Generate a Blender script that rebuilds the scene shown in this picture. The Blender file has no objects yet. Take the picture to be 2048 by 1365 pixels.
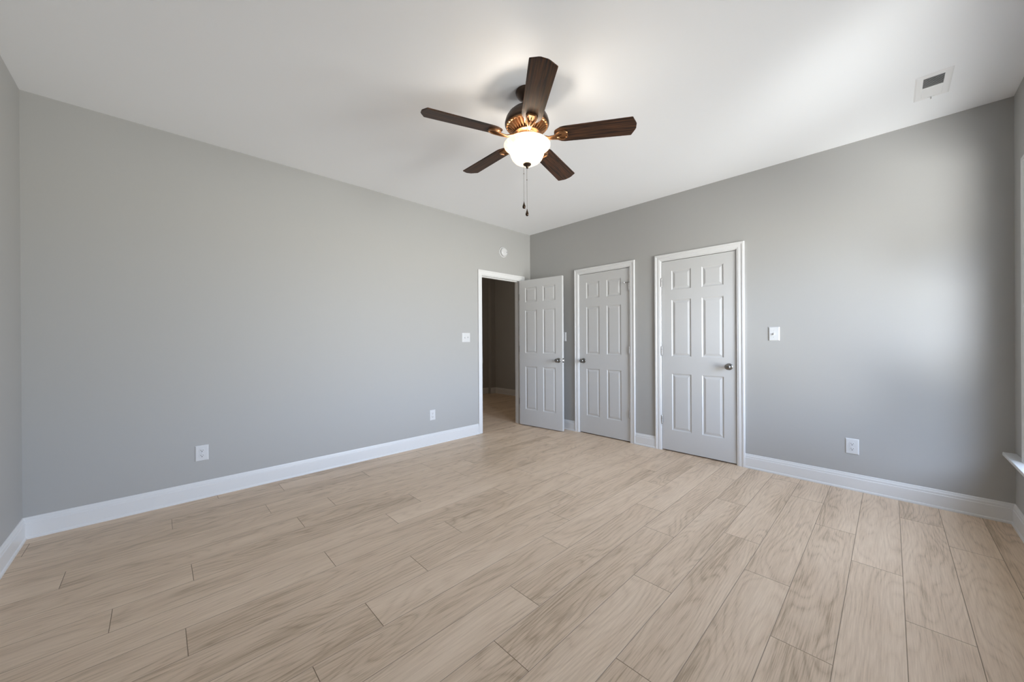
import bpy, bmesh, math, random
from mathutils import Vector, Matrix
random.seed(7)
SC = bpy.context.scene
COL = SC.collection
PI = math.pi

# ------------------------------------------------------------------ camera
W, L, H = 4.2426, 4.547, 2.7466            # room: x 0..W, y -L..0, z 0..H
CAM = Vector((3.6864, -3.9485, 1.1993))
F_PX, YAW, PITCH, ROLL = 732.15, 0.8016, -0.0015, -0.0058
fw = Vector((-math.sin(YAW), math.cos(YAW), 0)); rt = Vector((math.cos(YAW), math.sin(YAW), 0)); up = Vector((0, 0, 1))
fw2 = fw * math.cos(PITCH) + up * math.sin(PITCH); up2 = -fw * math.sin(PITCH) + up * math.cos(PITCH)
r2 = rt * math.cos(ROLL) + up2 * math.sin(ROLL); u2 = -rt * math.sin(ROLL) + up2 * math.cos(ROLL)
cd = bpy.data.cameras.new('camera'); cam = bpy.data.objects.new('camera', cd); COL.objects.link(cam)
cd.sensor_fit = 'HORIZONTAL'; cd.sensor_width = 36.0; cd.lens = F_PX / 2048 * 36.0; cd.clip_start = 0.02
m4 = Matrix((r2, u2, -fw2)).transposed().to_4x4(); m4.translation = CAM
cam.matrix_world = m4
SC.camera = cam

# ------------------------------------------------------------------ world, daylight, exposure
SC.view_settings.view_transform = 'Standard'; SC.view_settings.look = 'None'
SC.view_settings.gamma = 1.0; SC.view_settings.use_curve_mapping = False
SC.view_settings.exposure = 0.0
cy = SC.cycles
cy.use_denoising = True
cy.max_bounces = 14; cy.diffuse_bounces = 10; cy.glossy_bounces = 4; cy.transmission_bounces = 6; cy.transparent_max_bounces = 8
cy.caustics_reflective = False; cy.caustics_refractive = False
cy.sample_clamp_indirect = 6.0
wd = bpy.data.worlds.new('daylight'); SC.world = wd; wd.use_nodes = True
nt = wd.node_tree; nt.nodes.clear()
tc = nt.nodes.new('ShaderNodeTexCoord'); sp = nt.nodes.new('ShaderNodeSeparateXYZ'); mr = nt.nodes.new('ShaderNodeMapRange')
mr.inputs[1].default_value = -1; mr.inputs[2].default_value = 1
bg = nt.nodes.new('ShaderNodeBackground'); wo = nt.nodes.new('ShaderNodeOutputWorld')
nt.links.new(tc.outputs['Generated'], sp.inputs[0]); nt.links.new(sp.outputs[2], mr.inputs[0])
def world_ramp(stops):
    rp = nt.nodes.new('ShaderNodeValToRGB'); nt.links.new(mr.outputs[0], rp.inputs[0])
    el = rp.color_ramp.elements
    for i, j in ((0, 0), (1, -1)): el[i].position = stops[j][0]; el[i].color = (*stops[j][1], 1)
    for pos, c in stops[1:-1]: el.new(pos).color = (*c, 1)
    return rp.outputs[0]
def lv(k, c): return tuple(k * x for x in c)
GND, SKY = (0.975, 0.99, 0.965), (0.78, 0.96, 1.27)
SH, LO = (0.985, 0.995, 0.955), (0.89, 0.985, 1.11)
# east half: sunlit ground below, bright low sky, deeper overhead, levels fitted to the room's light
east = world_ramp([(0.0, lv(0.050, GND)), (0.27, lv(0.050, GND)), (0.34, lv(0.262, GND)), (0.49, lv(0.262, SH)), (0.51, lv(0.262, LO)), (0.65, lv(0.262, SKY)), (0.72, lv(0.044, SKY)), (1.0, lv(0.044, SKY))])
# -y side: invented bands, bright steep ground, dark horizon, brighter overhead, shaped to light the room
side = world_ramp([(0.0, lv(0.30, GND)), (0.27, lv(0.30, GND)), (0.34, lv(0.024, SH)), (0.49, lv(0.024, SH)), (0.52, lv(0.004, (0.8, 1.0, 0.7))), (0.62, lv(0.004, (0.8, 1.0, 0.7))), (0.70, lv(0.14, SKY)), (1.0, lv(0.14, SKY))])
ym = nt.nodes.new('ShaderNodeMapRange'); ym.inputs[1].default_value = -0.47; ym.inputs[2].default_value = -0.63
nt.links.new(sp.outputs[1], ym.inputs[0])
ad = nt.nodes.new('ShaderNodeMix'); ad.data_type = 'RGBA'; nt.links.new(ym.outputs[0], ad.inputs[0]); nt.links.new(east, ad.inputs[6]); nt.links.new(side, ad.inputs[7])
nt.links.new(ad.outputs[2], bg.inputs[0]); nt.links.new(bg.outputs[0], wo.inputs[0])
bg.inputs[1].default_value = 126.0
# window openings in the right wall, the second an unseen addition for more daylight (y0, y1, z0, z1)
WINS = [(-1.27, -0.339, 0.464, 2.195), (-2.52, -1.98, 0.478, 2.22)]        # right wall: y0, y1, z0, z1
WT = 0.12                                   # outer wall thickness
def portal(w, h, loc, rot):                 # a sampling portal only: it adds no light of its own
    ld = bpy.data.lights.new('window_portal', 'AREA'); ld.shape = 'RECTANGLE'; ld.size = h; ld.size_y = w
    ld.cycles.is_portal = True
    lo = bpy.data.objects.new('window_portal', ld); COL.objects.link(lo); lo.location = loc; lo.rotation_euler = rot
for (a, b, z0, z1) in WINS: portal(b - a, z1 - z0, (W + WT + 0.01, (a + b) / 2, (z0 + z1) / 2), (0, PI / 2, 0))

# ------------------------------------------------------------------ materials
def new_mat(name):
    m = bpy.data.materials.new(name); m.use_nodes = True
    n = m.node_tree; b = n.nodes['Principled BSDF']
    return m, n, b
def nd(n, t, **kw):
    x = n.nodes.new(t)
    for k, v in kw.items(): setattr(x, k, v)
    return x
def paint(name, col, rough=0.6, bump=0.0, scale=300.0, metal=0.0, var=0.0, spec=0.5):
    m, n, b = new_mat(name)
    b.inputs['Base Color'].default_value = (*col, 1); b.inputs['Roughness'].default_value = rough
    b.inputs['Metallic'].default_value = metal; b.inputs['Specular IOR Level'].default_value = spec
    t = nd(n, 'ShaderNodeTexCoord'); z = nd(n, 'ShaderNodeTexNoise'); z.inputs['Scale'].default_value = scale; z.inputs['Detail'].default_value = 3
    n.links.new(t.outputs['Object'], z.inputs['Vector'])
    if bump:
        bp = nd(n, 'ShaderNodeBump'); bp.inputs['Strength'].default_value = bump; bp.inputs['Distance'].default_value = 0.001
        n.links.new(z.outputs['Fac'], bp.inputs['Height']); n.links.new(bp.outputs[0], b.inputs['Normal'])
    if var:
        mx = nd(n, 'ShaderNodeMix', data_type='RGBA')
        mx.inputs[6].default_value = (*[c * (1 - var) for c in col], 1); mx.inputs[7].default_value = (*[min(1, c * (1 + var)) for c in col], 1)
        n.links.new(z.outputs['Fac'], mx.inputs[0]); n.links.new(mx.outputs[2], b.inputs['Base Color'])
    return m
M_WALL = paint('gray_wall_paint', (0.402, 0.399, 0.388), 0.55, 0.12, 220, spec=0.35)
M_CEIL = paint('white_ceiling_paint', (0.905, 0.922, 0.945), 0.9, 0.15, 260, spec=0.2)
M_TRIM = paint('white_trim_paint', (0.70, 0.703, 0.703), 0.32, 0.03, 60)
M_DOOR = paint('white_door_paint', (0.565, 0.566, 0.562), 0.36, 0.05, 120)
M_PLASTIC = paint('white_plastic', (0.63, 0.635, 0.64), 0.3, 0.0, 50)
M_DARK = paint('dark_slot', (0.02, 0.02, 0.02), 0.6)
M_NICKEL = paint('satin_nickel', (0.24, 0.235, 0.225), 0.26, 0.02, 400, metal=1.0)
M_HINGE = paint('brushed_nickel', (0.50, 0.49, 0.48), 0.42, 0.02, 300, metal=1.0)
M_BRONZE = paint('oil_rubbed_bronze', (0.060, 0.038, 0.026), 0.32, 0.05, 90, metal=0.75, var=0.25)
M_COPPER = paint('bronze_highlight', (0.33, 0.17, 0.08), 0.33, 0.05, 120, metal=0.85, var=0.3)
M_CHAIN = paint('chain_metal', (0.22, 0.20, 0.18), 0.35, 0.0, 50, metal=0.9)
M_VENT = paint('white_enamel', (0.86, 0.865, 0.87), 0.45, 0.02, 80)
M_DUCT = paint('duct_gray', (0.17, 0.17, 0.17), 0.7)

def mat_floor():
    m, n, b = new_mat('oak_plank_floor')
    Lk = n.links.new
    uv = nd(n, 'ShaderNodeUVMap'); uv.uv_map = 'UVMap'
    at = nd(n, 'ShaderNodeAttribute'); at.attribute_name = 'plank'
    sx = nd(n, 'ShaderNodeSeparateXYZ'); Lk(uv.outputs[0], sx.inputs[0])
    sc = nd(n, 'ShaderNodeSeparateColor'); Lk(at.outputs['Color'], sc.inputs[0])
    def mth(op, a, b_=None, c=None):
        x = nd(n, 'ShaderNodeMath', operation=op)
        for i, v in enumerate((a, b_, c)):
            if v is None: continue
            if isinstance(v, (int, float)): x.inputs[i].default_value = v
            else: Lk(v, x.inputs[i])
        return x.outputs[0]
    def vec(ku, kv, kz):
        c = nd(n, 'ShaderNodeCombineXYZ')
        Lk(mth('MULTIPLY', sx.outputs[0], ku), c.inputs[0]); Lk(mth('MULTIPLY', sx.outputs[1], kv), c.inputs[1])
        Lk(mth('MULTIPLY', sc.outputs[0], kz), c.inputs[2]); return c.outputs[0]
    def noise(v, s, d, r=0.55, dist=0.0):
        z = nd(n, 'ShaderNodeTexNoise'); z.inputs['Scale'].default_value = s; z.inputs['Detail'].default_value = d
        z.inputs['Roughness'].default_value = r; z.inputs['Distortion'].default_value = dist
        Lk(v, z.inputs['Vector']); return z.outputs['Fac']
    n_low = noise(vec(4.2, 0.75, 61), 1.0, 2.0, 0.5)            # figure that bends the rings
    n_mid = noise(vec(26, 4.0, 43), 1.0, 3.0, 0.6)
    ph = mth('ADD', mth('MULTIPLY', n_low, 20.0), mth('ADD', mth('MULTIPLY', n_mid, 0.55), mth('MULTIPLY', sx.outputs[0], 22.0)))
    fr = mth('FRACT', ph)
    ring = mth('POWER', mth('ABSOLUTE', mth('SUBTRACT', mth('MULTIPLY', fr, 2.0), 1.0)), 2.2)   # 0..1, sharp crests
    fine = noise(vec(230, 7.0, 91), 1.0, 4.0, 0.65)
    pore = noise(vec(420, 16.0, 17), 1.0, 2.0, 0.6)
    tone = noise(vec(7.0, 0.8, 29), 1.0, 3.0, 0.55)
    fac = mth('ADD', mth('MULTIPLY', ring, -0.20), mth('ADD', mth('MULTIPLY', fine, 1.15), mth('MULTIPLY', tone, 0.95)))
    fac = mth('ADD', fac, mth('MULTIPLY', mth('SUBTRACT', sc.outputs[1], 0.5), 0.16))
    fac = mth('SUBTRACT', fac, 0.48)
    rp = nd(n, 'ShaderNodeValToRGB'); Lk(fac, rp.inputs[0])
    e = rp.color_ramp.elements
    e[0].position = 0.12; e[0].color = (0.405, 0.296, 0.196, 1)
    e[1].position = 0.85; e[1].color = (0.770, 0.610, 0.455, 1)
    x = e.new(0.45); x.color = (0.645, 0.492, 0.354, 1)
    # knots
    vo = nd(n, 'ShaderNodeTexVoronoi'); vo.inputs['Scale'].default_value = 1.0; Lk(vec(5.0, 1.6, 77), vo.inputs['Vector'])
    kn = nd(n, 'ShaderNodeMapRange'); Lk(vo.outputs['Distance'], kn.inputs[0]); kn.inputs[1].default_value = 0.02; kn.inputs[2].default_value = 0.09
    kn.inputs[3].default_value = 0.30; kn.inputs[4].default_value = 0.0
    mk = nd(n, 'ShaderNodeMix', data_type='RGBA'); Lk(kn.outputs[0], mk.inputs[0]); Lk(rp.outputs[0], mk.inputs[6]); mk.inputs[7].default_value = (0.22, 0.155, 0.11, 1)
    Lk(mk.outputs[2], b.inputs['Base Color'])
    b.inputs['Roughness'].default_value = 0.42; b.inputs['Specular IOR Level'].default_value = 0.4
    bp = nd(n, 'ShaderNodeBump'); bp.inputs['Strength'].default_value = 0.10; bp.inputs['Distance'].default_value = 0.001
    Lk(pore, bp.inputs['Height']); Lk(bp.outputs[0], b.inputs['Normal'])
    return m
M_FLOOR = mat_floor()
M_GAP = paint('plank_bevel', (0.33, 0.25, 0.175), 0.6)

def mat_blade():
    m, n, b = new_mat('walnut_blade')
    t = nd(n, 'ShaderNodeTexCoord'); mp = nd(n, 'ShaderNodeMapping'); mp.inputs['Scale'].default_value = (3.0, 75.0, 20.0)
    n.links.new(t.outputs['Object'], mp.inputs[0])
    z = nd(n, 'ShaderNodeTexNoise'); z.inputs['Scale'].default_value = 1.6; z.inputs['Detail'].default_value = 5; z.inputs['Distortion'].default_value = 0.7
    n.links.new(mp.outputs[0], z.inputs['Vector'])
    rp = nd(n, 'ShaderNodeValToRGB'); e = rp.color_ramp.elements
    e[0].position = 0.38; e[0].color = (0.011, 0.0055, 0.003, 1); e[1].position = 0.66; e[1].color = (0.095, 0.038, 0.016, 1)
    n.links.new(z.outputs['Fac'], rp.inputs[0]); n.links.new(rp.outputs[0], b.inputs['Base Color'])
    b.inputs['Roughness'].default_value = 0.50; b.inputs['Specular IOR Level'].default_value = 0.36
    return m
M_BLADE = mat_blade()

def mat_bowl():
    m, n, b = new_mat('alabaster_glass')
    out = n.nodes['Material Output']
    t = nd(n, 'ShaderNodeTexCoord'); z = nd(n, 'ShaderNodeTexNoise'); z.inputs['Scale'].default_value = 14; z.inputs['Detail'].default_value = 4; z.inputs['Distortion'].default_value = 1.5
    n.links.new(t.outputs['Object'], z.inputs['Vector'])
    rp = nd(n, 'ShaderNodeValToRGB'); e = rp.color_ramp.elements
    e[0].position = 0.3; e[0].color = (0.86, 0.74, 0.58, 1); e[1].position = 0.7; e[1].color = (0.97, 0.93, 0.86, 1)
    n.links.new(z.outputs['Fac'], rp.inputs[0])
    tr = nd(n, 'ShaderNodeBsdfTranslucent'); n.links.new(rp.outputs[0], tr.inputs[0])
    n.links.new(rp.outputs[0], b.inputs['Base Color']); b.inputs['Roughness'].default_value = 0.25
    mx = nd(n, 'ShaderNodeMixShader'); mx.inputs[0].default_value = 0.6
    n.links.new(b.outputs[0], mx.inputs[1]); n.links.new(tr.outputs[0], mx.inputs[2]); n.links.new(mx.outputs[0], out.inputs[0])
    n.links.new(rp.outputs[0], b.inputs['Emission Color']); b.inputs['Emission Strength'].default_value = 0.6
    return m
M_BOWL = mat_bowl()

def mat_glass():
    m, n, b = new_mat('window_glass')
    out = n.nodes['Material Output']
    tr = nd(n, 'ShaderNodeBsdfTransparent'); gl = nd(n, 'ShaderNodeBsdfGlossy'); gl.inputs['Roughness'].default_value = 0.02
    ge = nd(n, 'ShaderNodeNewGeometry'); dt = nd(n, 'ShaderNodeVectorMath', operation='DOT_PRODUCT'); n.links.new(ge.outputs['Incoming'], dt.inputs[0]); n.links.new(ge.outputs['Normal'], dt.inputs[1])
    ab = nd(n, 'ShaderNodeMath', operation='ABSOLUTE'); n.links.new(dt.outputs['Value'], ab.inputs[0])
    iv = nd(n, 'ShaderNodeMath', operation='SUBTRACT'); iv.inputs[0].default_value = 1.0; n.links.new(ab.outputs[0], iv.inputs[1])
    pw = nd(n, 'ShaderNodeMath', operation='POWER'); n.links.new(iv.outputs[0], pw.inputs[0]); pw.inputs[1].default_value = 5.0
    fr = nd(n, 'ShaderNodeMath', operation='MULTIPLY_ADD'); n.links.new(pw.outputs[0], fr.inputs[0]); fr.inputs[1].default_value = 0.96; fr.inputs[2].default_value = 0.04
    mx = nd(n, 'ShaderNodeMixShader'); n.links.new(fr.outputs[0], mx.inputs[0]); n.links.new(tr.outputs[0], mx.inputs[1]); n.links.new(gl.outputs[0], mx.inputs[2])
    n.links.new(mx.outputs[0], out.inputs[0]); n.nodes.remove(b)
    return m
M_GLASS = mat_glass()

# ------------------------------------------------------------------ helpers
def obj(name, bm, mat, parent=None, smooth=None, loc=None):
    bmesh.ops.recalc_face_normals(bm, faces=bm.faces)
    me = bpy.data.meshes.new(name); bm.to_mesh(me); bm.free()
    for mm in (mat if isinstance(mat, (list, tuple)) else [mat]): me.materials.append(mm)
    o = bpy.data.objects.new(name, me); COL.objects.link(o)
    if smooth is not None:
        me.shade_smooth()
        me.set_sharp_from_angle(angle=math.radians(smooth))
    if parent: o.parent = parent
    if loc: o.location = loc
    return o
def tag(o, label, cat, group=None, kind=None):
    o['label'] = label; o['category'] = cat
    if group: o['group'] = group
    if kind: o['kind'] = kind
    return o
def empty(name, loc=(0, 0, 0), rz=0.0, parent=None):
    o = bpy.data.objects.new(name, None); COL.objects.link(o); o.location = loc; o.rotation_euler = (0, 0, rz); o.empty_display_size = 0.05
    if parent: o.parent = parent
    return o
def box(bm, x0, x1, y0, y1, z0, z1, bev=0.0, seg=2):
    r = bmesh.ops.create_cube(bm, size=1.0)
    vs = r['verts']
    bmesh.ops.scale(bm, vec=(x1 - x0, y1 - y0, z1 - z0), verts=vs)
    bmesh.ops.translate(bm, vec=((x0 + x1) / 2, (y0 + y1) / 2, (z0 + z1) / 2), verts=vs)
    if bev:
        es = list({e for v in vs for e in v.link_edges})
        bmesh.ops.bevel(bm, geom=es, offset=bev, segments=seg, affect='EDGES', profile=0.6)
def lathe(bm, prof, seg=48, c=(0, 0, 0), caps=False):
    rings = []
    for r, z in prof:
        if r < 1e-6: rings.append([bm.verts.new((c[0], c[1], c[2] + z))])
        else: rings.append([bm.verts.new((c[0] + r * math.cos(2 * PI * i / seg), c[1] + r * math.sin(2 * PI * i / seg), c[2] + z)) for i in range(seg)])
    for a, b in zip(rings, rings[1:]):
        for i in range(seg):
            j = (i + 1) % seg
            if len(a) == 1 and len(b) == 1: continue
            if len(a) == 1: bm.faces.new((a[0], b[i], b[j]))
            elif len(b) == 1: bm.faces.new((a[i], b[0], a[j]))
            else: bm.faces.new((a[i], b[i], b[j], a[j]))
    if caps:
        for rg in (rings[0], rings[-1]):
            if len(rg) > 1: bm.faces.new(rg)
def tube(bm, pts, rad, seg=10):
    pts = [Vector(p) for p in pts]; rads = rad if isinstance(rad, (list, tuple)) else [rad] * len(pts)
    rings = []; ref = None
    for i, p in enumerate(pts):
        d = (pts[min(i + 1, len(pts) - 1)] - pts[max(i - 1, 0)]).normalized()
        if ref is None: ref = d.orthogonal().normalized()
        ref = (ref - d * ref.dot(d)).normalized(); b = d.cross(ref)
        rings.append([bm.verts.new(p + (ref * math.cos(2 * PI * k / seg) + b * math.sin(2 * PI * k / seg)) * rads[i]) for k in range(seg)])
    for a, b in zip(rings, rings[1:]):
        for k in range(seg):
            j = (k + 1) % seg; bm.faces.new((a[k], b[k], b[j], a[j]))
    bm.faces.new(rings[0]); bm.faces.new(rings[-1])
def prism(bm, outline, z0, z1):
    a = [bm.verts.new((x, y, z0)) for x, y in outline]; b = [bm.verts.new((x, y, z1)) for x, y in outline]
    n = len(a)
    bm.faces.new(a); bm.faces.new(b)
    for i in range(n): bm.faces.new((a[i], a[(i + 1) % n], b[(i + 1) % n], b[i]))
def xform(bm, M, start=0):
    bm.verts.ensure_lookup_table()
    for v in bm.verts[start:]: v.co = M @ v.co
def loft(bm, sections, closed_profile=True):
    """sections: equal-length lists of points; skins one to the next and caps the ends"""
    rs = [[bm.verts.new(p) for p in s] for s in sections]
    n = len(rs[0])
    for a, b in zip(rs, rs[1:]):
        for i in range(n if closed_profile else n - 1):
            j = (i + 1) % n; bm.faces.new((a[i], b[i], b[j], a[j]))
    bm.faces.new(rs[0]); bm.faces.new(rs[-1])

# ------------------------------------------------------------------ floor
PW, PL, X0 = 0.1908, 1.2825, 0.1025
JOINTS = {-1: -3.62, 0: -3.222, 1: -3.886, 2: -3.384, 3: -3.018, 4: -3.271, 5: -3.824, 6: -2.818, 7: -3.272, 8: -2.588, 9: -2.943, 10: -3.272,
          11: -3.544, 12: -2.717, 13: -2.990, 14: -2.210, 15: -2.714, 16: -1.758, 17: -2.176, 18: -1.261, 19: -1.674, 20: -1.97, 21: -1.032}
bm = bmesh.new()
uvl = bm.loops.layers.uv.new('UVMap'); cl = bm.loops.layers.float_color.new('plank')
def plank(xa, xb, ya, yb, xm):
    g = 0.0003; d = 0.0012; w = 0.0011
    c = (random.random(), random.random(), random.random(), 1.0); off = (random.random() * 9, random.random() * 40)
    top = [(xa + g + w, ya + g + w, 0), (xb - g - w, ya + g + w, 0), (xb - g - w, yb - g - w, 0), (xa + g + w, yb - g - w, 0)]
    bot = [(xa + g, ya + g, -d), (xb - g, ya + g, -d), (xb - g, yb - g, -d), (xa + g, yb - g, -d)]
    t = [bm.verts.new(p) for p in top]; b = [bm.verts.new(p) for p in bot]
    fs = [bm.faces.new(t)] + [bm.faces.new((t[i], b[i], b[(i + 1) % 4], t[(i + 1) % 4])) for i in range(4)]
    for f in fs[1:]: f.material_index = 1               # painted micro bevel
    for f in fs:
        for lp in f.loops:
            lp[uvl].uv = (lp.vert.co.x - xm + off[0], lp.vert.co.y + off[1]); lp[cl] = c
def clip_row(k, x_lo, x_hi, y_lo, y_hi):
    xa, xb = X0 + PW * k, X0 + PW * (k + 1)
    a, b = max(xa, x_lo), min(xb, x_hi)
    if b - a < 0.004: return
    j = JOINTS.get(k)
    if j is None: j = random.uniform(-PL, 0)
    y = j - PL * math.ceil((j - y_lo) / PL)
    while y < y_hi:
        ya, yb = max(y, y_lo), min(y + PL, y_hi)
        if yb - ya > 0.004: plank(a, b, ya, yb, (xa + xb) / 2)
        y += PL
for k in range(-1, 23): clip_row(k, 0.0, W, -L, 0.115)
for k in range(-16, 0): clip_row(k, -2.80, 0.0, -1.75, 1.60)
nb = len(bm.faces)
for (x0, x1, y0, y1) in ((0, W, -L, 0.115), (-2.80, 0, -1.75, 1.60)):
    f = bm.faces.new([bm.verts.new(p) for p in ((x0, y0, -.0012), (x1, y0, -.0012), (x1, y1, -.0012), (x0, y1, -.0012))]); f.material_index = 1
    f2 = bm.faces.new([bm.verts.new(p) for p in ((x0, y0, -.06), (x1, y0, -.06), (x1, y1, -.06), (x0, y1, -.06))]); f2.material_index = 1
fl = obj('floor', bm, [M_FLOOR, M_GAP])
tag(fl, 'light tan oak plank floor running along the left wall', 'floor', kind='structure')

# ------------------------------------------------------------------ shell
def boxes(name, bl, mat, label, cat, kind='structure'):
    bm = bmesh.new()
    for b in bl: box(bm, *b)
    return tag(obj(name, bm, mat), label, cat, kind=kind)
T = 0.115
# doorway in the left wall; closet niches in the back wall
DO = (-0.940, -0.182, 2.062)               # rough opening y0, y1, top (jamb boards fill the rest)
boxes('wall_left', [(-T, 0, -L - WT, DO[0], 0, H), (-T, 0, DO[1], 1.60, 0, H), (-T, 0, DO[0], DO[1], DO[2], H)], M_WALL, 'long gray wall with the open doorway at its far end', 'wall')
CL = [(0.853, 1.593), (1.936, 2.688)]      # rough openings x0, x1
NT = 2.065
boxes('wall_back', [(0, CL[0][0], 0, T, 0, H), (CL[0][1], CL[1][0], 0, T, 0, H), (CL[1][1], W, 0, T, 0, H),
                    (CL[0][0], CL[0][1], 0, T, NT, H), (CL[1][0], CL[1][1], 0, T, NT, H),
                    (0, W, T, T + 0.03, 0, H)], M_WALL, 'gray wall with two closed white closet doors', 'wall')
rb = []
ys = -L - WT
for (y0, y1, z0, z1) in sorted(WINS):
    rb += [(W, W + WT, ys, y0, 0, H), (W, W + WT, y0, y1, 0, z0), (W, W + WT, y0, y1, z1, H)]; ys = y1
rb.append((W, W + WT, ys, T + 0.03, 0, H))
boxes('wall_right', rb, M_WALL, 'gray window wall at the right edge of the room', 'wall')
boxes('wall_front', [(0, W, -L - WT, -L, 0, H)], M_WALL, 'gray wall seen as a sliver left of the long wall', 'wall')
boxes('ceiling', [(-2.95, W + WT, -L - WT, 1.75, H, H + 0.1)], M_CEIL, 'flat white ceiling around the fan', 'ceiling')
# hallway beyond the doorway
boxes('wall_hall', [(-2.95, -T, 1.60, 1.75, 0, H), (-2.95, -2.60, 1.46, 1.60, 0, H), (-2.95, -2.68, -1.75, 1.46, 0, H), (-2.68, -T, -1.90, -1.75, 0, H)],
      M_WALL, 'dim hallway wall seen through the open doorway', 'wall')

# ------------------------------------------------------------------ baseboards: profile d = out from wall, z
BB = [(0.0, 0.0), (0.019, 0.0), (0.019, 0.008), (0.0165, 0.014), (0.0125, 0.0175), (0.0125, 0.094), (0.0095, 0.098), (0.0095, 0.108), (0.0085, 0.113),
      (0.0055, 0.118), (0.0055, 0.123), (0.0035, 0.129), (0.0, 0.131)]
def baseboard(name, p0, p1, nrm, m0, m1, label):
    """p0->p1 along the wall, nrm into the room; m0/m1: +1 shortens with depth (inside corner), -1 lengthens, 0 square"""
    p0, p1, nrm = Vector((*p0, 0)), Vector((*p1, 0)), Vector((*nrm, 0)); d = (p1 - p0).normalized()
    bm = bmesh.new()
    loft(bm, [[p0 + nrm * a + d * (m0 * a) + Vector((0, 0, z)) for a, z in BB], [p1 + nrm * a - d * (m1 * a) + Vector((0, 0, z)) for a, z in BB]])
    o = obj(name, bm, M_TRIM)
    return tag(o, label, 'baseboard', kind='structure')
CW, RV = 0.064, 0.007                        # casing width, reveal
DJ = (-0.918, -0.203)                        # clear opening between jambs
CJ = [(0.8715, 1.5745), (1.9545, 2.6695)]    # clear openings of the closets
baseboard('baseboard_left', (0, -L), (0, DJ[0] - RV - CW), (1, 0), 1, 0, 'white baseboard along the long left wall')
baseboard('baseboard_left', (0, DJ[1] + RV + CW), (0, 0), (1, 0), 0, 1, 'short white baseboard in the corner behind the open door')
baseboard('baseboard_back', (0, 0), (CJ[0][0] - RV - CW, 0), (0, -1), 1, 0, 'white baseboard between the open door and narrow closet door')
baseboard('baseboard_back', (CJ[0][1] + RV + CW, 0), (CJ[1][0] - RV - CW, 0), (0, -1), 0, 0, 'short white baseboard between the two closet doors')
baseboard('baseboard_back', (CJ[1][1] + RV + CW, 0), (W, 0), (0, -1), 0, 1, 'white baseboard under the outlet beside the window')
baseboard('baseboard_right', (W, 0), (W, -L), (-1, 0), 1, 1, 'white baseboard running under the window')
baseboard('baseboard_front', (0, -L), (W, -L), (0, 1), 1, 1, 'white baseboard at the bottom left edge')
baseboard('baseboard_hall', (-2.60, 1.60), (-T, 1.60), (0, -1), 1, 1, 'white baseboard at the end of the dim hallway')
baseboard('baseboard_hall', (-2.60, 1.46), (-2.60, 1.60), (1, 0), -1, 1, 'short white baseboard on the hallway corner return')
baseboard('baseboard_hall', (-2.68, -1.75), (-2.68, 1.46), (1, 0), 1, 1, 'white baseboard on the far side of the dim hallway')

# ------------------------------------------------------------------ door casings and jambs
CP = [(0.0, 0.0), (0.0, 0.009), (0.004, 0.0115), (0.010, 0.0115), (0.014, 0.0135), (0.024, 0.0145), (0.036, 0.0125), (0.042, 0.0125), (0.046, 0.0165),
      (0.056, 0.0175), (0.061, 0.0170), (0.064, 0.014), (0.064, 0.0)]     # across from inner edge, out from wall
def casing(bm, a0, a1, top, to3, bottom=0.0):
    """three-sided mitred casing around an opening a0..a1 (along the wall), to3(a, out, z) -> point"""
    a0 -= RV; a1 += RV; top += RV
    secs = [[to3(a0 - c, o, bottom) for c, o in CP], [to3(a0 - c, o, top + c) for c, o in CP],
            [to3(a1 + c, o, top + c) for c, o in CP], [to3(a1 + c, o, bottom) for c, o in CP]]
    loft(bm, secs)
def back3(a, o, z): return Vector((a, -o, z))
def left3(a, o, z): return Vector((o, a, z))
JT = 0.018
for i, ((j0, j1), lab) in enumerate(zip(CJ, ('white casing around the narrow closet door', 'white casing around the closet door beside the light switch'))):
    bm = bmesh.new()
    casing(bm, j0, j1, 2.047, back3)
    box(bm, j0 - JT, j0, -0.0005, T, 0, 2.047 + JT); box(bm, j1, j1 + JT, -0.0005, T, 0, 2.047 + JT); box(bm, j0, j1, -0.0005, T, 2.047, 2.047 + JT)
    box(bm, j0, j0 + 0.011, 0.040, 0.075, 0, 2.047); box(bm, j1 - 0.011, j1, 0.040, 0.075, 0, 2.047); box(bm, j0 + .011, j1 - .011, 0.040, 0.075, 2.036, 2.047)
    tag(obj('trim_%d' % (i + 2), bm, M_TRIM, smooth=20), lab, 'door frame', kind='structure')
fr = empty('trim_1', (0, (DJ[0] + DJ[1]) / 2, 0)); tag(fr, 'white frame of the open doorway to the hall', 'door frame', kind='structure')
bm = bmesh.new(); casing(bm, DJ[0], DJ[1], 2.047, left3)
xform(bm, Matrix.Translation((0, -(DJ[0] + DJ[1]) / 2, 0)))
obj('casing', bm, M_TRIM, fr, smooth=20)
bm = bmesh.new()
yc = (DJ[0] + DJ[1]) / 2; a, b = DJ[0] - yc, DJ[1] - yc
box(bm, -T - .001, .0005, a - JT, a, 0, 2.047 + JT); box(bm, -T - .001, .0005, b, b + JT, 0, 2.047 + JT); box(bm, -T - .001, .0005, a, b, 2.047, 2.047 + JT)
box(bm, -0.078, -0.044, a, a + .011, 0, 2.047); box(bm, -0.078, -0.044, b - .011, b, 0, 2.047); box(bm, -0.078, -0.044, a + .011, b - .011, 2.036, 2.047)
obj('jamb', bm, M_TRIM, fr)
bm = bmesh.new(); box(bm, -0.034, 0.004, a - .0005, a + .0015, 0.915, 0.972, .0006); obj('strike_plate', bm, M_NICKEL, fr)
bm = bmesh.new()
for q in (0.33, 1.077, 1.82): box(bm, -0.036, -0.001, b - .0015, b + .0005, q - .045, q + .045, .0006)
obj('hinge_leaf', bm, M_HINGE, fr)

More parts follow.
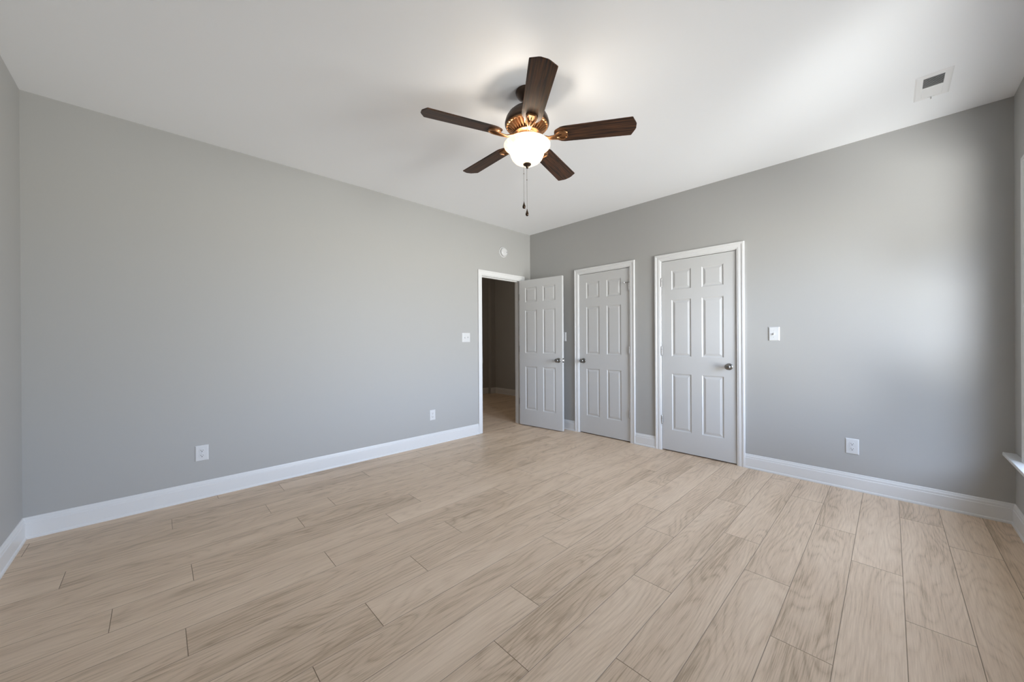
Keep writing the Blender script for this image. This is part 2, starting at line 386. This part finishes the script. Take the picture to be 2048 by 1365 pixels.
# ------------------------------------------------------------------ six panel doors
def leaf_mesh(w, h=2.03, t=0.035):
    """leaf standing on z=0, x 0..w, y -t..0, both faces moulded with six raised panels"""
    sx = 0.1045; mw = 0.103; pw = (w - 2 * sx - mw) / 2
    xs = [0, sx, sx + pw, sx + pw + mw, w - sx, w]
    zs = [0, 0.220, 0.823, 1.007, 1.610, 1.718, 1.924, h]
    bm = bmesh.new()
    prof = [(0.0, 0.0), (0.004, 0.0035), (0.009, 0.0062), (0.013, 0.0066), (0.018, 0.0056), (0.034, 0.0012), (0.037, 0.0008)]  # inset, depth
    for y, s in ((-t, 1), (0.0, -1)):
        g = [[bm.verts.new((x, y, z)) for z in zs] for x in xs]
        for i in range(5):
            for k in range(7):
                if i in (1, 3) and k in (1, 3, 5):
                    prev = [g[i][k], g[i + 1][k], g[i + 1][k + 1], g[i][k + 1]]
                    for ins, dp in prof[1:]:
                        cur = [bm.verts.new((xs[i] + ins, y + s * dp, zs[k] + ins)), bm.verts.new((xs[i + 1] - ins, y + s * dp, zs[k] + ins)),
                               bm.verts.new((xs[i + 1] - ins, y + s * dp, zs[k + 1] - ins)), bm.verts.new((xs[i] + ins, y + s * dp, zs[k + 1] - ins))]
                        for q in range(4): bm.faces.new((prev[q], prev[(q + 1) % 4], cur[(q + 1) % 4], cur[q]))
                        prev = cur
                    bm.faces.new(prev)
                else:
                    bm.faces.new((g[i][k], g[i + 1][k], g[i + 1][k + 1], g[i][k + 1]))
    for (x0, y0, z0, x1, y1, z1) in (((0, 0, 0, 0, 0, h)), ((w, 0, 0, w, 0, h))):
        bm.faces.new([bm.verts.new(p) for p in ((x0, 0, 0), (x0, -t, 0), (x0, -t, h), (x0, 0, h))])
    for z in (0, h):
        bm.faces.new([bm.verts.new(p) for p in ((0, 0, z), (w, 0, z), (w, -t, z), (0, -t, z))])
    bmesh.ops.remove_doubles(bm, verts=bm.verts, dist=1e-6)
    return bm
def knob(parent, x, y, z, s):
    """s = -1: sticks out towards -y"""
    R = Matrix.Rotation(PI / 2 if s < 0 else -PI / 2, 4, 'X')
    bm = bmesh.new()
    lathe(bm, [(0, -0.001), (0.0325, -0.001), (0.0325, 0.002), (0.031, 0.005), (0.026, 0.0085), (0.018, 0.0105), (0.0, 0.0105)], 36)
    xform(bm, R); ro = obj('knob_rose', bm, M_NICKEL, parent, smooth=50, loc=(x, y, z))
    bm = bmesh.new()
    lathe(bm, [(0.012, 0.008), (0.0115, 0.020), (0.013, 0.026), (0.019, 0.031), (0.0248, 0.038), (0.0268, 0.046), (0.0255, 0.054), (0.020, 0.060), (0.012, 0.0632), (0, 0.0642)], 36)
    xform(bm, R); ko = obj('door_knob', bm, M_NICKEL, parent, smooth=60, loc=(x, y, z))
def hinge(parent, x, y, zc):
    bm = bmesh.new()
    for k in range(5):
        lathe(bm, [(0, 0.0005), (0.0062, 0.0005), (0.0066, 0.0012), (0.0066, 0.0168), (0.0062, 0.0175), (0, 0.0175)], 14, (0, 0, -0.045 + k * 0.018))
    lathe(bm, [(0, -0.050), (0.003, -0.049), (0.0045, -0.0465), (0.0045, -0.044), (0, -0.044)], 12)
    lathe(bm, [(0, 0.050), (0.003, 0.049), (0.0045, 0.0465), (0.0045, 0.044), (0, 0.044)], 12)
    obj('hinge', bm, M_HINGE, parent, smooth=40, loc=(x, y, zc))
HZ = (0.33, 1.077, 1.82)
# closet doors: leaf front face at y = 0.002
def closet_door(name, j0, j1, hinge_left, label):
    w = j1 - j0 - 0.006
    e = empty(name, (j0 + 0.003, 0, 0.012)); tag(e, label, 'door', 'closed six panel closet doors', 'structure')
    bm = leaf_mesh(w); xform(bm, Matrix.Translation((0, 0.037, 0)))
    obj('leaf', bm, M_DOOR, e)
    knob(e, (w - 0.058) if hinge_left else 0.058, 0.002, 0.922, -1)
    for z in HZ: hinge(e, -0.002 if hinge_left else w + 0.002, -0.0055, z - 0.012)
    bm = bmesh.new(); x = w if hinge_left else 0.0
    box(bm, x - .0012, x + .0012, 0.008, 0.034, 0.894, 0.950, .0004)
    box(bm, x - (0.0 if hinge_left else .004), x + (.004 if hinge_left else 0.0), 0.013, 0.027, 0.914, 0.930, .001)
    obj('latch', bm, M_NICKEL, e)
    return e
d2 = closet_door('door_2', *CJ[0], False, 'closed white closet door with its knob on the side nearest the open door')
d3 = closet_door('door_3', *CJ[1], True, 'closed white closet door nearest the light switch')
# hinge pin door stop on the narrow closet door
w2 = CJ[0][1] - CJ[0][0] - 0.006
bm = bmesh.new()
px, pz = w2 + 0.002, 1.82 + 0.050 - 0.012
lathe(bm, [(0, 0.0), (0.008, 0.0), (0.008, 0.005), (0, 0.005)], 16, (px, -0.0055, pz - .002))
tube(bm, [(px - 0.006, -0.0065, pz), (px - 0.030, -0.012, pz), (px - 0.052, -0.020, pz)], 0.0035, 8)
tube(bm, [(px - 0.040, -0.016, pz), (px - 0.046, -0.004, pz - .006)], 0.003, 8)
obj('door_stop', bm, M_NICKEL, d2, smooth=40)
bm = bmesh.new(); lathe(bm, [(0, 0), (0.0085, 0), (0.0095, 0.004), (0.0095, 0.010), (0.007, 0.013), (0, 0.013)], 16)
xform(bm, Matrix.Translation((px - 0.050, -0.020, pz)) @ Matrix.Rotation(PI / 2, 4, 'X'))
t = obj('bumper', bm, M_PLASTIC, d2, smooth=40)
bm = bmesh.new(); lathe(bm, [(0, 0), (0.0075, 0), (0.0075, 0.006), (0, 0.006)], 16)
xform(bm, Matrix.Translation((px - 0.046, -0.001, pz - 0.006)) @ Matrix.Rotation(PI / 2, 4, 'X'))
obj('bumper', bm, M_PLASTIC, d2, smooth=40)
# open door into the room
LW = DJ[1] - DJ[0] - 0.006
e = empty('door_1', (0.010, DJ[1], 0.012), math.radians(6.2)); tag(e, 'open white six panel door swung into the room', 'door', kind='structure')
bm = leaf_mesh(LW); xform(bm, Matrix.Translation((0.002, -0.008, 0))); obj('leaf', bm, M_DOOR, e)
knob(e, LW - 0.058, -0.043, 0.922, -1); knob(e, LW - 0.058, -0.008, 0.922, 1)
for z in HZ: hinge(e, 0, 0, z - 0.012)
bm = bmesh.new()
box(bm, LW + .0012, LW + .0032, -0.038, -0.013, 0.894, 0.950, .0005); obj('latch_plate', bm, M_NICKEL, e)
bm = bmesh.new()
prism(bm, [(LW + .003, -.033), (LW + .014, -.020), (LW + .014, -.018), (LW + .003, -.018)], 0.914, 0.930); obj('latch_bolt', bm, M_NICKEL, e)

# ------------------------------------------------------------------ wall plates (built on the plane y=0 facing -y, then turned)
def plate_bm(w, h, t=0.0065):
    bm = bmesh.new()
    s = [[(x * w / 2 * k, -d, z * h / 2 * k2) for x, z in ((-1, -1), (1, -1), (1, 1), (-1, 1))]
         for k, k2, d in ((1, 1, 0.0), (1, 1, 0.002), (1 - .006 / w, 1 - .006 / h, 0.0052), (1 - .014 / w, 1 - .014 / h, t))]
    loft(bm, s); return bm
def screw(parent, x, y, z):
    bm = bmesh.new(); lathe(bm, [(0, 0.0016), (0.002, 0.0014), (0.0034, 0.0004), (0.0036, -0.001), (0, -0.001)], 14)
    xform(bm, Matrix.Rotation(PI / 2, 4, 'X')); obj('screw', bm, M_PLASTIC, parent, smooth=50, loc=(x, y, z))
def wall_outlet(loc, rz, w, h, label):
    e = empty('wall_outlet', loc, rz); tag(e, label, 'outlet', 'white duplex wall outlets')
    obj('cover_plate', plate_bm(w, h), M_PLASTIC, e)
    for zc in (0.0195, -0.0195):
        bm = bmesh.new(); pts = []
        for i in range(40):
            a = 2 * PI * i / 40; pts.append((0.0172 * math.cos(a), max(-0.0142, min(0.0142, 0.0172 * math.sin(a)))))
        prism(bm, pts, 0.004, 0.0092)
        bmesh.ops.remove_doubles(bm, verts=bm.verts, dist=1e-5)
        xform(bm, Matrix.Translation((0, 0, zc)) @ Matrix.Rotation(PI / 2, 4, 'X'))
        r = obj('receptacle', bm, M_PLASTIC, e)
        bm = bmesh.new()
        box(bm, -0.0075, -0.0053, -0.0096, -0.0085, zc - 0.001, zc + 0.0075); box(bm, 0.0053, 0.0075, -0.0096, -0.0085, zc, zc + 0.0065)
        s0 = len(bm.verts); lathe(bm, [(0, 0), (0.0030, 0), (0.0030, 0.0011), (0, 0.0011)], 14)
        xform(bm, Matrix.Translation((0, -0.0085, zc - 0.0068)) @ Matrix.Rotation(PI / 2, 4, 'X'), s0)
        obj('slots', bm, M_DARK, r)
    screw(e, 0, -0.0065, 0)
    return e
def light_switch(loc, rz, w, h, ups, label):
    e = empty('light_switch', loc, rz); tag(e, label, 'light switch', 'white toggle light switches')
    obj('cover_plate', plate_bm(w, h), M_PLASTIC, e)
    n = len(ups)
    for i, u in enumerate(ups):
        x = (i - (n - 1) / 2) * 0.046
        bm = bmesh.new(); box(bm, x - .0050, x + .0050, -0.0074, -0.004, -.0118, .0118, .0005); c = obj('toggle_bezel', bm, M_PLASTIC, e)
        bm = bmesh.new()
        loft(bm, [[(x - .0040, -.006, -.0085), (x + .0040, -.006, -.0085), (x + .0040, -.006, .0085), (x - .0040, -.006, .0085)],
                  [(x - .0032, -.0195, u * .008 - .0035), (x + .0032, -.0195, u * .008 - .0035), (x + .0032, -.0195, u * .008 + .0035), (x - .0032, -.0195, u * .008 + .0035)]])
        obj('toggle', bm, M_PLASTIC, e)
        for z in (0.030, -0.030): screw(e, x, -0.0065, z)
    return e
LEFT = PI / 2                                # turns -y facing to +x facing
wall_outlet((0, -3.708, 0.347), LEFT, 0.080, 0.119, 'white outlet on the long wall farthest from the open doorway')
wall_outlet((0, -1.668, 0.342), LEFT, 0.075, 0.119, 'white outlet on the long wall nearest the open doorway')
wall_outlet((3.475, 0, 0.345), 0, 0.079, 0.122, 'outlet low on the wall between closet door and window')
light_switch((0, -1.179, 1.239), LEFT, 0.122, 0.118, (-1, 1), 'wide double switch beside the open doorway')
light_switch((2.968, 0, 1.245), 0, 0.080, 0.122, (-1,), 'single switch on the wall beside the closed closet door')
light_switch((0.615, 0, 1.245), 0, 0.080, 0.122, (1,), 'switch mostly hidden behind the edge of the open door')

# ------------------------------------------------------------------ smoke detector
e = empty('smoke_detector', (0, -0.545, 2.406), LEFT); tag(e, 'round white smoke detector high on the wall above the doorway', 'smoke detector')
RX = Matrix.Rotation(PI / 2, 4, 'X')
bm = bmesh.new(); lathe(bm, [(0, 0), (0.072, 0), (0.072, 0.007), (0.069, 0.011), (0.060, 0.012), (0, 0.012)], 48); xform(bm, RX); obj('base', bm, M_PLASTIC, e, smooth=40)
bm = bmesh.new(); lathe(bm, [(0.047, 0.010), (0.052, 0.0145), (0.058, 0.022), (0.057, 0.030), (0.052, 0.037), (0.040, 0.041), (0.020, 0.043), (0, 0.043)], 48); xform(bm, RX); b_ = obj('cover', bm, M_PLASTIC, e, smooth=50)
bm = bmesh.new(); lathe(bm, [(0, 0.0425), (0.010, 0.0425), (0.0095, 0.045), (0, 0.0455)], 24); xform(bm, RX); obj('test_button', bm, M_PLASTIC, e, smooth=40)
bm = bmesh.new(); lathe(bm, [(0, 0), (0.0055, 0), (0.0055, 0.0012), (0, 0.0012)], 16, (0.036, 0, 0.0408)); xform(bm, RX); obj('sensor_hole', bm, M_DARK, e)

# ------------------------------------------------------------------ ceiling vent
e = empty('ceiling_vent', (3.872, -0.533, H)); tag(e, 'white rectangular air vent in the ceiling near the window wall', 'vent')
a, b, i0, j0 = 0.075, 0.158, 0.042, 0.124
bm = bmesh.new()
R4 = lambda x, y, z: [(-x, -y, z), (x, -y, z), (x, y, z), (-x, y, z)]
secs = [R4(a, b, 0.0), R4(a, b, -0.001), R4(a - .007, b - .007, -0.0045), R4(i0 + .002, j0 + .002, -0.0065), R4(i0, j0, -0.0055), R4(i0, j0, 0.0)]
rs = [[bm.verts.new(p) for p in s] for s in secs]
for p, q in zip(rs, rs[1:]):
    for k in range(4): bm.faces.new((p[k], p[(k + 1) % 4], q[(k + 1) % 4], q[k]))
box(bm, -i0, i0, -0.004, 0.004, -0.0062, -0.001)
obj('frame', bm, M_VENT, e)
bm = bmesh.new(); box(bm, -i0, i0, -j0, j0, -0.0012, -0.0002); obj('duct_opening', bm, M_DUCT, e)
bm = bmesh.new()
for s in (-1, 1):
    for k in range(9):
        y = s * (0.011 + k * 0.0133)
        st = len(bm.verts); box(bm, -i0, i0, -0.0068, 0.0068, -0.0004, 0.0004)
        xform(bm, Matrix.Translation((0, y, -0.0062)) @ Matrix.Rotation(-s * math.radians(33), 4, 'X'), st)
obj('louvers', bm, M_VENT, e)
bm = bmesh.new(); box(bm, -0.016, 0.016, 0.130, 0.137, -0.009, -0.005, .001); box(bm, -0.003, 0.003, 0.130, 0.142, -0.022, -0.006, .001); obj('damper_lever', bm, M_VENT, e)

# ------------------------------------------------------------------ windows
def window(name, y0, y1, z0, z1, label, horn=0.113):
    yc, hw = (y0 + y1) / 2, (y1 - y0) / 2
    e = empty(name, (W, yc, z0)); h = z1 - z0
    tag(e, label, 'window', kind='structure')
    bm = bmesh.new()                                    # casing: right wall, out = towards -x
    def r3(a_, o, z): return Vector((-o, a_, z))
    casing(bm, -hw + .007, hw - .007, h - .007, r3, 0.0); obj('casing', bm, M_TRIM, e, smooth=35)
    bm = bmesh.new(); box(bm, -0.057, 0.0, -hw - .113, hw + horn, -0.020, 0.0, .004, 3); box(bm, -0.001, 0.045, -hw, hw, -0.020, 0.0); obj('stool', bm, M_TRIM, e, smooth=35)
    bm = bmesh.new()                                    # jamb liner
    box(bm, 0.0, WT, -hw, -hw + .012, 0, h); box(bm, 0.0, WT, hw - .012, hw, 0, h); box(bm, 0.0, WT, -hw + .012, hw - .012, h - .012, h); box(bm, 0.045, WT, -hw + .012, hw - .012, 0, .016)
    obj('frame', bm, M_TRIM, e)
    mid = h / 2
    for (za, zb, xo) in ((0.016, mid + .018, 0.040), (mid - .018, h - .012, 0.068)):
        bm = bmesh.new(); s = 0.040; ya, yb = -hw + .013, hw - .013
        box(bm, xo, xo + .026, ya, ya + s, za, zb, .002); box(bm, xo, xo + .026, yb - s, yb, za, zb, .002)
        box(bm, xo, xo + .026, ya + s, yb - s, za, za + s, .002); box(bm, xo, xo + .026, ya + s, yb - s, zb - s, zb, .002)
        sa = obj('sash', bm, M_TRIM, e)
        bm = bmesh.new(); box(bm, xo + .011, xo + .015, ya + s, yb - s, za + s, zb - s); obj('pane', bm, M_GLASS, sa)
    bm = bmesh.new(); box(bm, 0.030, 0.050, -0.030, 0.030, mid + .018, mid + .030, .003); obj('sash_lock', bm, M_NICKEL, e)
    return e
window('window_1', *WINS[0], 'tall white framed window at the right edge next to the back corner', horn=0.289)
window('window_2_added', *WINS[1], 'second tall window added out of view on the right wall for more daylight')  # unseen window, added and sized for the daylight it lets in

# ------------------------------------------------------------------ ceiling fan
FX, FY = 2.1176, -2.2893
fan = empty('ceiling_fan', (FX, FY, H)); tag(fan, 'bronze five blade ceiling fan with a lit glass bowl', 'ceiling fan')
Z = lambda z: z - H
def P(name, prof, mat, parent=fan, seg=64, sm=45):
    bm = bmesh.new(); lathe(bm, [(r, Z(z)) for r, z in prof], seg); return obj(name, bm, mat, parent, smooth=sm)
P('canopy', [(0.0, H), (0.068, H), (0.070, H - .006), (0.066, H - .018), (0.056, H - .034), (0.040, H - .048), (0.026, H - .055), (0.018, H - .056), (0, H - .056)], M_BRONZE)
P('downrod', [(0, H - .05), (0.0135, H - .05), (0.0135, 2.665), (0.024, 2.660), (0.026, 2.640), (0, 2.640)], M_BRONZE)
mh = P('motor_housing', [(0.0, 2.652), (0.030, 2.652), (0.036, 2.648), (0.060, 2.642), (0.090, 2.626), (0.114, 2.604), (0.130, 2.578), (0.1375, 2.552), (0.1375, 2.540),
                    (0.134, 2.533), (0.130, 2.531), (0.060, 2.531), (0, 2.531)], M_BRONZE)
# vented ring under the motor: ribs standing proud between dark slots
bm = bmesh.new(); N = 60; ra = []
prof = [(0.132, 2.532), (0.128, 2.526), (0.124, 2.522), (0.082, 2.494), (0.078, 2.488), (0.070, 2.486)]
for i in range(N * 2):
    a = 2 * PI * i / (N * 2); slot = (i % 4) in (1, 2)
    ra.append([bm.verts.new(((r - (0.012 if slot and k in (2, 3) else 0)) * math.cos(a), (r - (0.012 if slot and k in (2, 3) else 0)) * math.sin(a), Z(z + (0.010 if slot and k in (2, 3) else 0))))
               for k, (r, z) in enumerate(prof)])
for i in range(N * 2):
    p, q = ra[i], ra[(i + 1) % (N * 2)]
    for k in range(len(prof) - 1): bm.faces.new((p[k], q[k], q[k + 1], p[k + 1]))
obj('vent_ring', bm, M_COPPER, mh, smooth=30)
P('flywheel', [(0, 2.496), (0.078, 2.496), (0.082, 2.492), (0.082, 2.482), (0.076, 2.478), (0.064, 2.476), (0.060, 2.470), (0.060, 2.464), (0, 2.464)], M_COPPER, mh)
P('switch_housing', [(0, 2.466), (0.050, 2.466), (0.054, 2.462), (0.054, 2.440), (0.055, 2.437), (0.058, 2.433), (0.058, 2.424), (0.055, 2.419), (0.030, 2.418), (0, 2.418)], M_BRONZE)
bo = [(0.1405, 2.419), (0.1445, 2.4145), (0.1435, 2.408), (0.1350, 2.401), (0.1230, 2.396), (0.1140, 2.389), (0.1090, 2.379), (0.1065, 2.368), (0.1025, 2.350), (0.0935, 2.331), (0.0785, 2.315), (0.0580, 2.304), (0.0330, 2.298), (0.006, 2.297)]
bi = [(max(r - .004, 0.006), z + .0035) for r, z in bo][::-1]
P('glass_bowl', bo + bi + [bo[0]], M_BOWL)
P('bowl_rod', [(0, 2.425), (0.004, 2.425), (0.004, 2.298), (0, 2.298)], M_BRONZE, seg=16)
P('finial', [(0, 2.2985), (0.024, 2.2985), (0.0255, 2.295), (0.022, 2.290), (0.012, 2.285), (0.0075, 2.280), (0.0075, 2.275), (0.005, 2.270), (0, 2.268)], M_BRONZE, seg=32)
TILT = math.radians(1.3)
A0 = 5.5946
R0, R1 = 0.170, 0.648
outl = [(R0 + .012, -.040), (R0 + .004, -.032), (R0, -.018), (R0, .018), (R0 + .004, .032), (R0 + .012, .040), (R0 + .040, .0565), (R0 + .060, .059),
        (R1 - .030, .069), (R1 - .024, .068), (R1 - .005, .028), (R1, .018), (R1, -.018), (R1 - .005, -.028), (R1 - .024, -.068), (R1 - .030, -.069), (R0 + .060, -.059), (R0 + .040, -.0565)]
def blade_parts(th):
    e_loc = Matrix.Rotation(TILT, 4, Vector((fw.x, fw.y, 0))) @ Matrix.Rotation(th, 4, 'Z')
    pitch = Matrix.Rotation(math.radians(-12), 4, 'X')
    bm = bmesh.new(); prism(bm, outl, -.003, .003)
    es = [e for e in bm.edges if abs(e.verts[0].co.z - e.verts[1].co.z) < 1e-6]
    bmesh.ops.bevel(bm, geom=es, offset=.0016, segments=2, affect='EDGES')
    bl = obj('blade', bm, M_BLADE, fan, smooth=35)
    bl.matrix_local = Matrix.Translation((0, 0, Z(2.461))) @ e_loc @ pitch
    bm = bmesh.new()
    # leaf shaped plate with a raised rim under the blade root
    hexo = [(0.176, -.010), (0.200, -.030), (0.232, -.034), (0.252, -.020), (0.252, .020), (0.232, .034), (0.200, .030), (0.176, .010)]
    prism(bm, hexo, -.0085, -.0032)
    ri = [((x - .214) * .74 + .214, y * .70) for x, y in hexo]
    n = len(hexo); za, zb = -.0135, -.0085
    v1 = [bm.verts.new((x, y, zb)) for x, y in hexo]; v2 = [bm.verts.new(((x - .214) * .93 + .214, y * .92, za)) for x, y in hexo]; v3 = [bm.verts.new(((x - .214) * .82 + .214, y * .80, za)) for x, y in hexo]; v4 = [bm.verts.new((x, y, zb)) for x, y in ri]
    for p, q in ((v1, v2), (v2, v3), (v3, v4)):
        for k in range(n): bm.faces.new((p[k], p[(k + 1) % n], q[(k + 1) % n], q[k]))
    # Y shaped arm: stem from the hub, two prongs to the plate
    for s in (-1, 1):
        tube(bm, [(0.066, s * .006, .012), (0.100, s * .006, -.006), (0.135, s * .006, -.018), (0.165, s * .010, -.0185), (0.195, s * .020, -.0155), (0.222, s * .027, -.0125), (0.243, s * .020, -.011)],
             [.0065, .0068, .0068, .006, .0055, .005, .004], 10)
    tube(bm, [(0.130, 0, -.0175), (0.175, 0, -.016), (0.215, 0, -.0115)], [.0055, .005, .003], 8)
    ir = obj('blade_iron', bm, M_COPPER, bl, smooth=45)
    return bl
for k in range(5): blade_parts(A0 + k * 2 * PI / 5)
# pull chains
def chain(off, z_top, z_fob, z_bead, nm):
    x, y = off; bm = bmesh.new(); z = z_top
    tube(bm, [(x, y, Z(z_top)), (x, y, Z(z_fob + .02))], 0.0008, 6)
    while z > z_fob + .022:
        bmesh.ops.create_icosphere(bm, subdivisions=1, radius=0.0014, matrix=Matrix.Translation((x, y, Z(z)))); z -= 0.0046
    bmesh.ops.create_uvsphere(bm, u_segments=10, v_segments=8, radius=0.0036, matrix=Matrix.Translation((x, y, Z(z_bead))))
    c = obj('pull_chain', bm, M_CHAIN, fan, smooth=60)
    bm = bmesh.new()
    lathe(bm, [(0, .026), (.0022, .025), (.0030, .018), (.0060, .008), (.0092, -.001), (.0102, -.008), (.0086, -.014), (.0048, -.0175), (0, -.0185)], 24, (x, y, Z(z_fob)))
    obj('fob', bm, M_BRONZE, c, smooth=60)
o1 = rt * -0.021; o2 = rt * -0.002
chain((o1.x, o1.y), 2.299, 2.038, 2.238, 'a')
chain((o2.x, o2.y), 2.272, 1.992, 2.199, 'b')
# the two bulbs inside the bowl
for s in (-1, 1):
    ld = bpy.data.lights.new('fan_bulb', 'POINT'); ld.energy = 3.8; ld.color = (1.0, 0.90, 0.77); ld.shadow_soft_size = 0.028
    lo = bpy.data.objects.new('fan_bulb', ld); COL.objects.link(lo); d = fw * (s * 0.072) + rt * (s * 0.02); lo.location = (FX + d.x, FY + d.y, 2.393)

# ------------------------------------------------------------------ hallway fill light: unseen fixture added to brighten the hall
hl = empty('hall_fill_light', (-1.35, -0.55, H)); tag(hl, 'unseen flush light added on the hallway ceiling to brighten the hall', 'added ceiling light')
bm = bmesh.new(); lathe(bm, [(0, 0), (0.16, 0), (0.165, -.008), (0.16, -.022), (0.15, -.026), (0, -.026)], 48); obj('base', bm, M_NICKEL, hl, smooth=40)
bm = bmesh.new(); lathe(bm, [(0.148, -.024), (0.146, -.045), (0.13, -.075), (0.10, -.098), (0.05, -.112), (0, -.115)], 48)
M_DOME = paint('fill_light_glass', (0.9, 0.86, 0.8), 0.3); pb = M_DOME.node_tree.nodes['Principled BSDF']; pb.inputs['Emission Color'].default_value = (1.0, 0.80, 0.60, 1); pb.inputs['Emission Strength'].default_value = 22.0  # glow of the added hall fixture
obj('glow_dome', bm, M_DOME, hl, smooth=50)
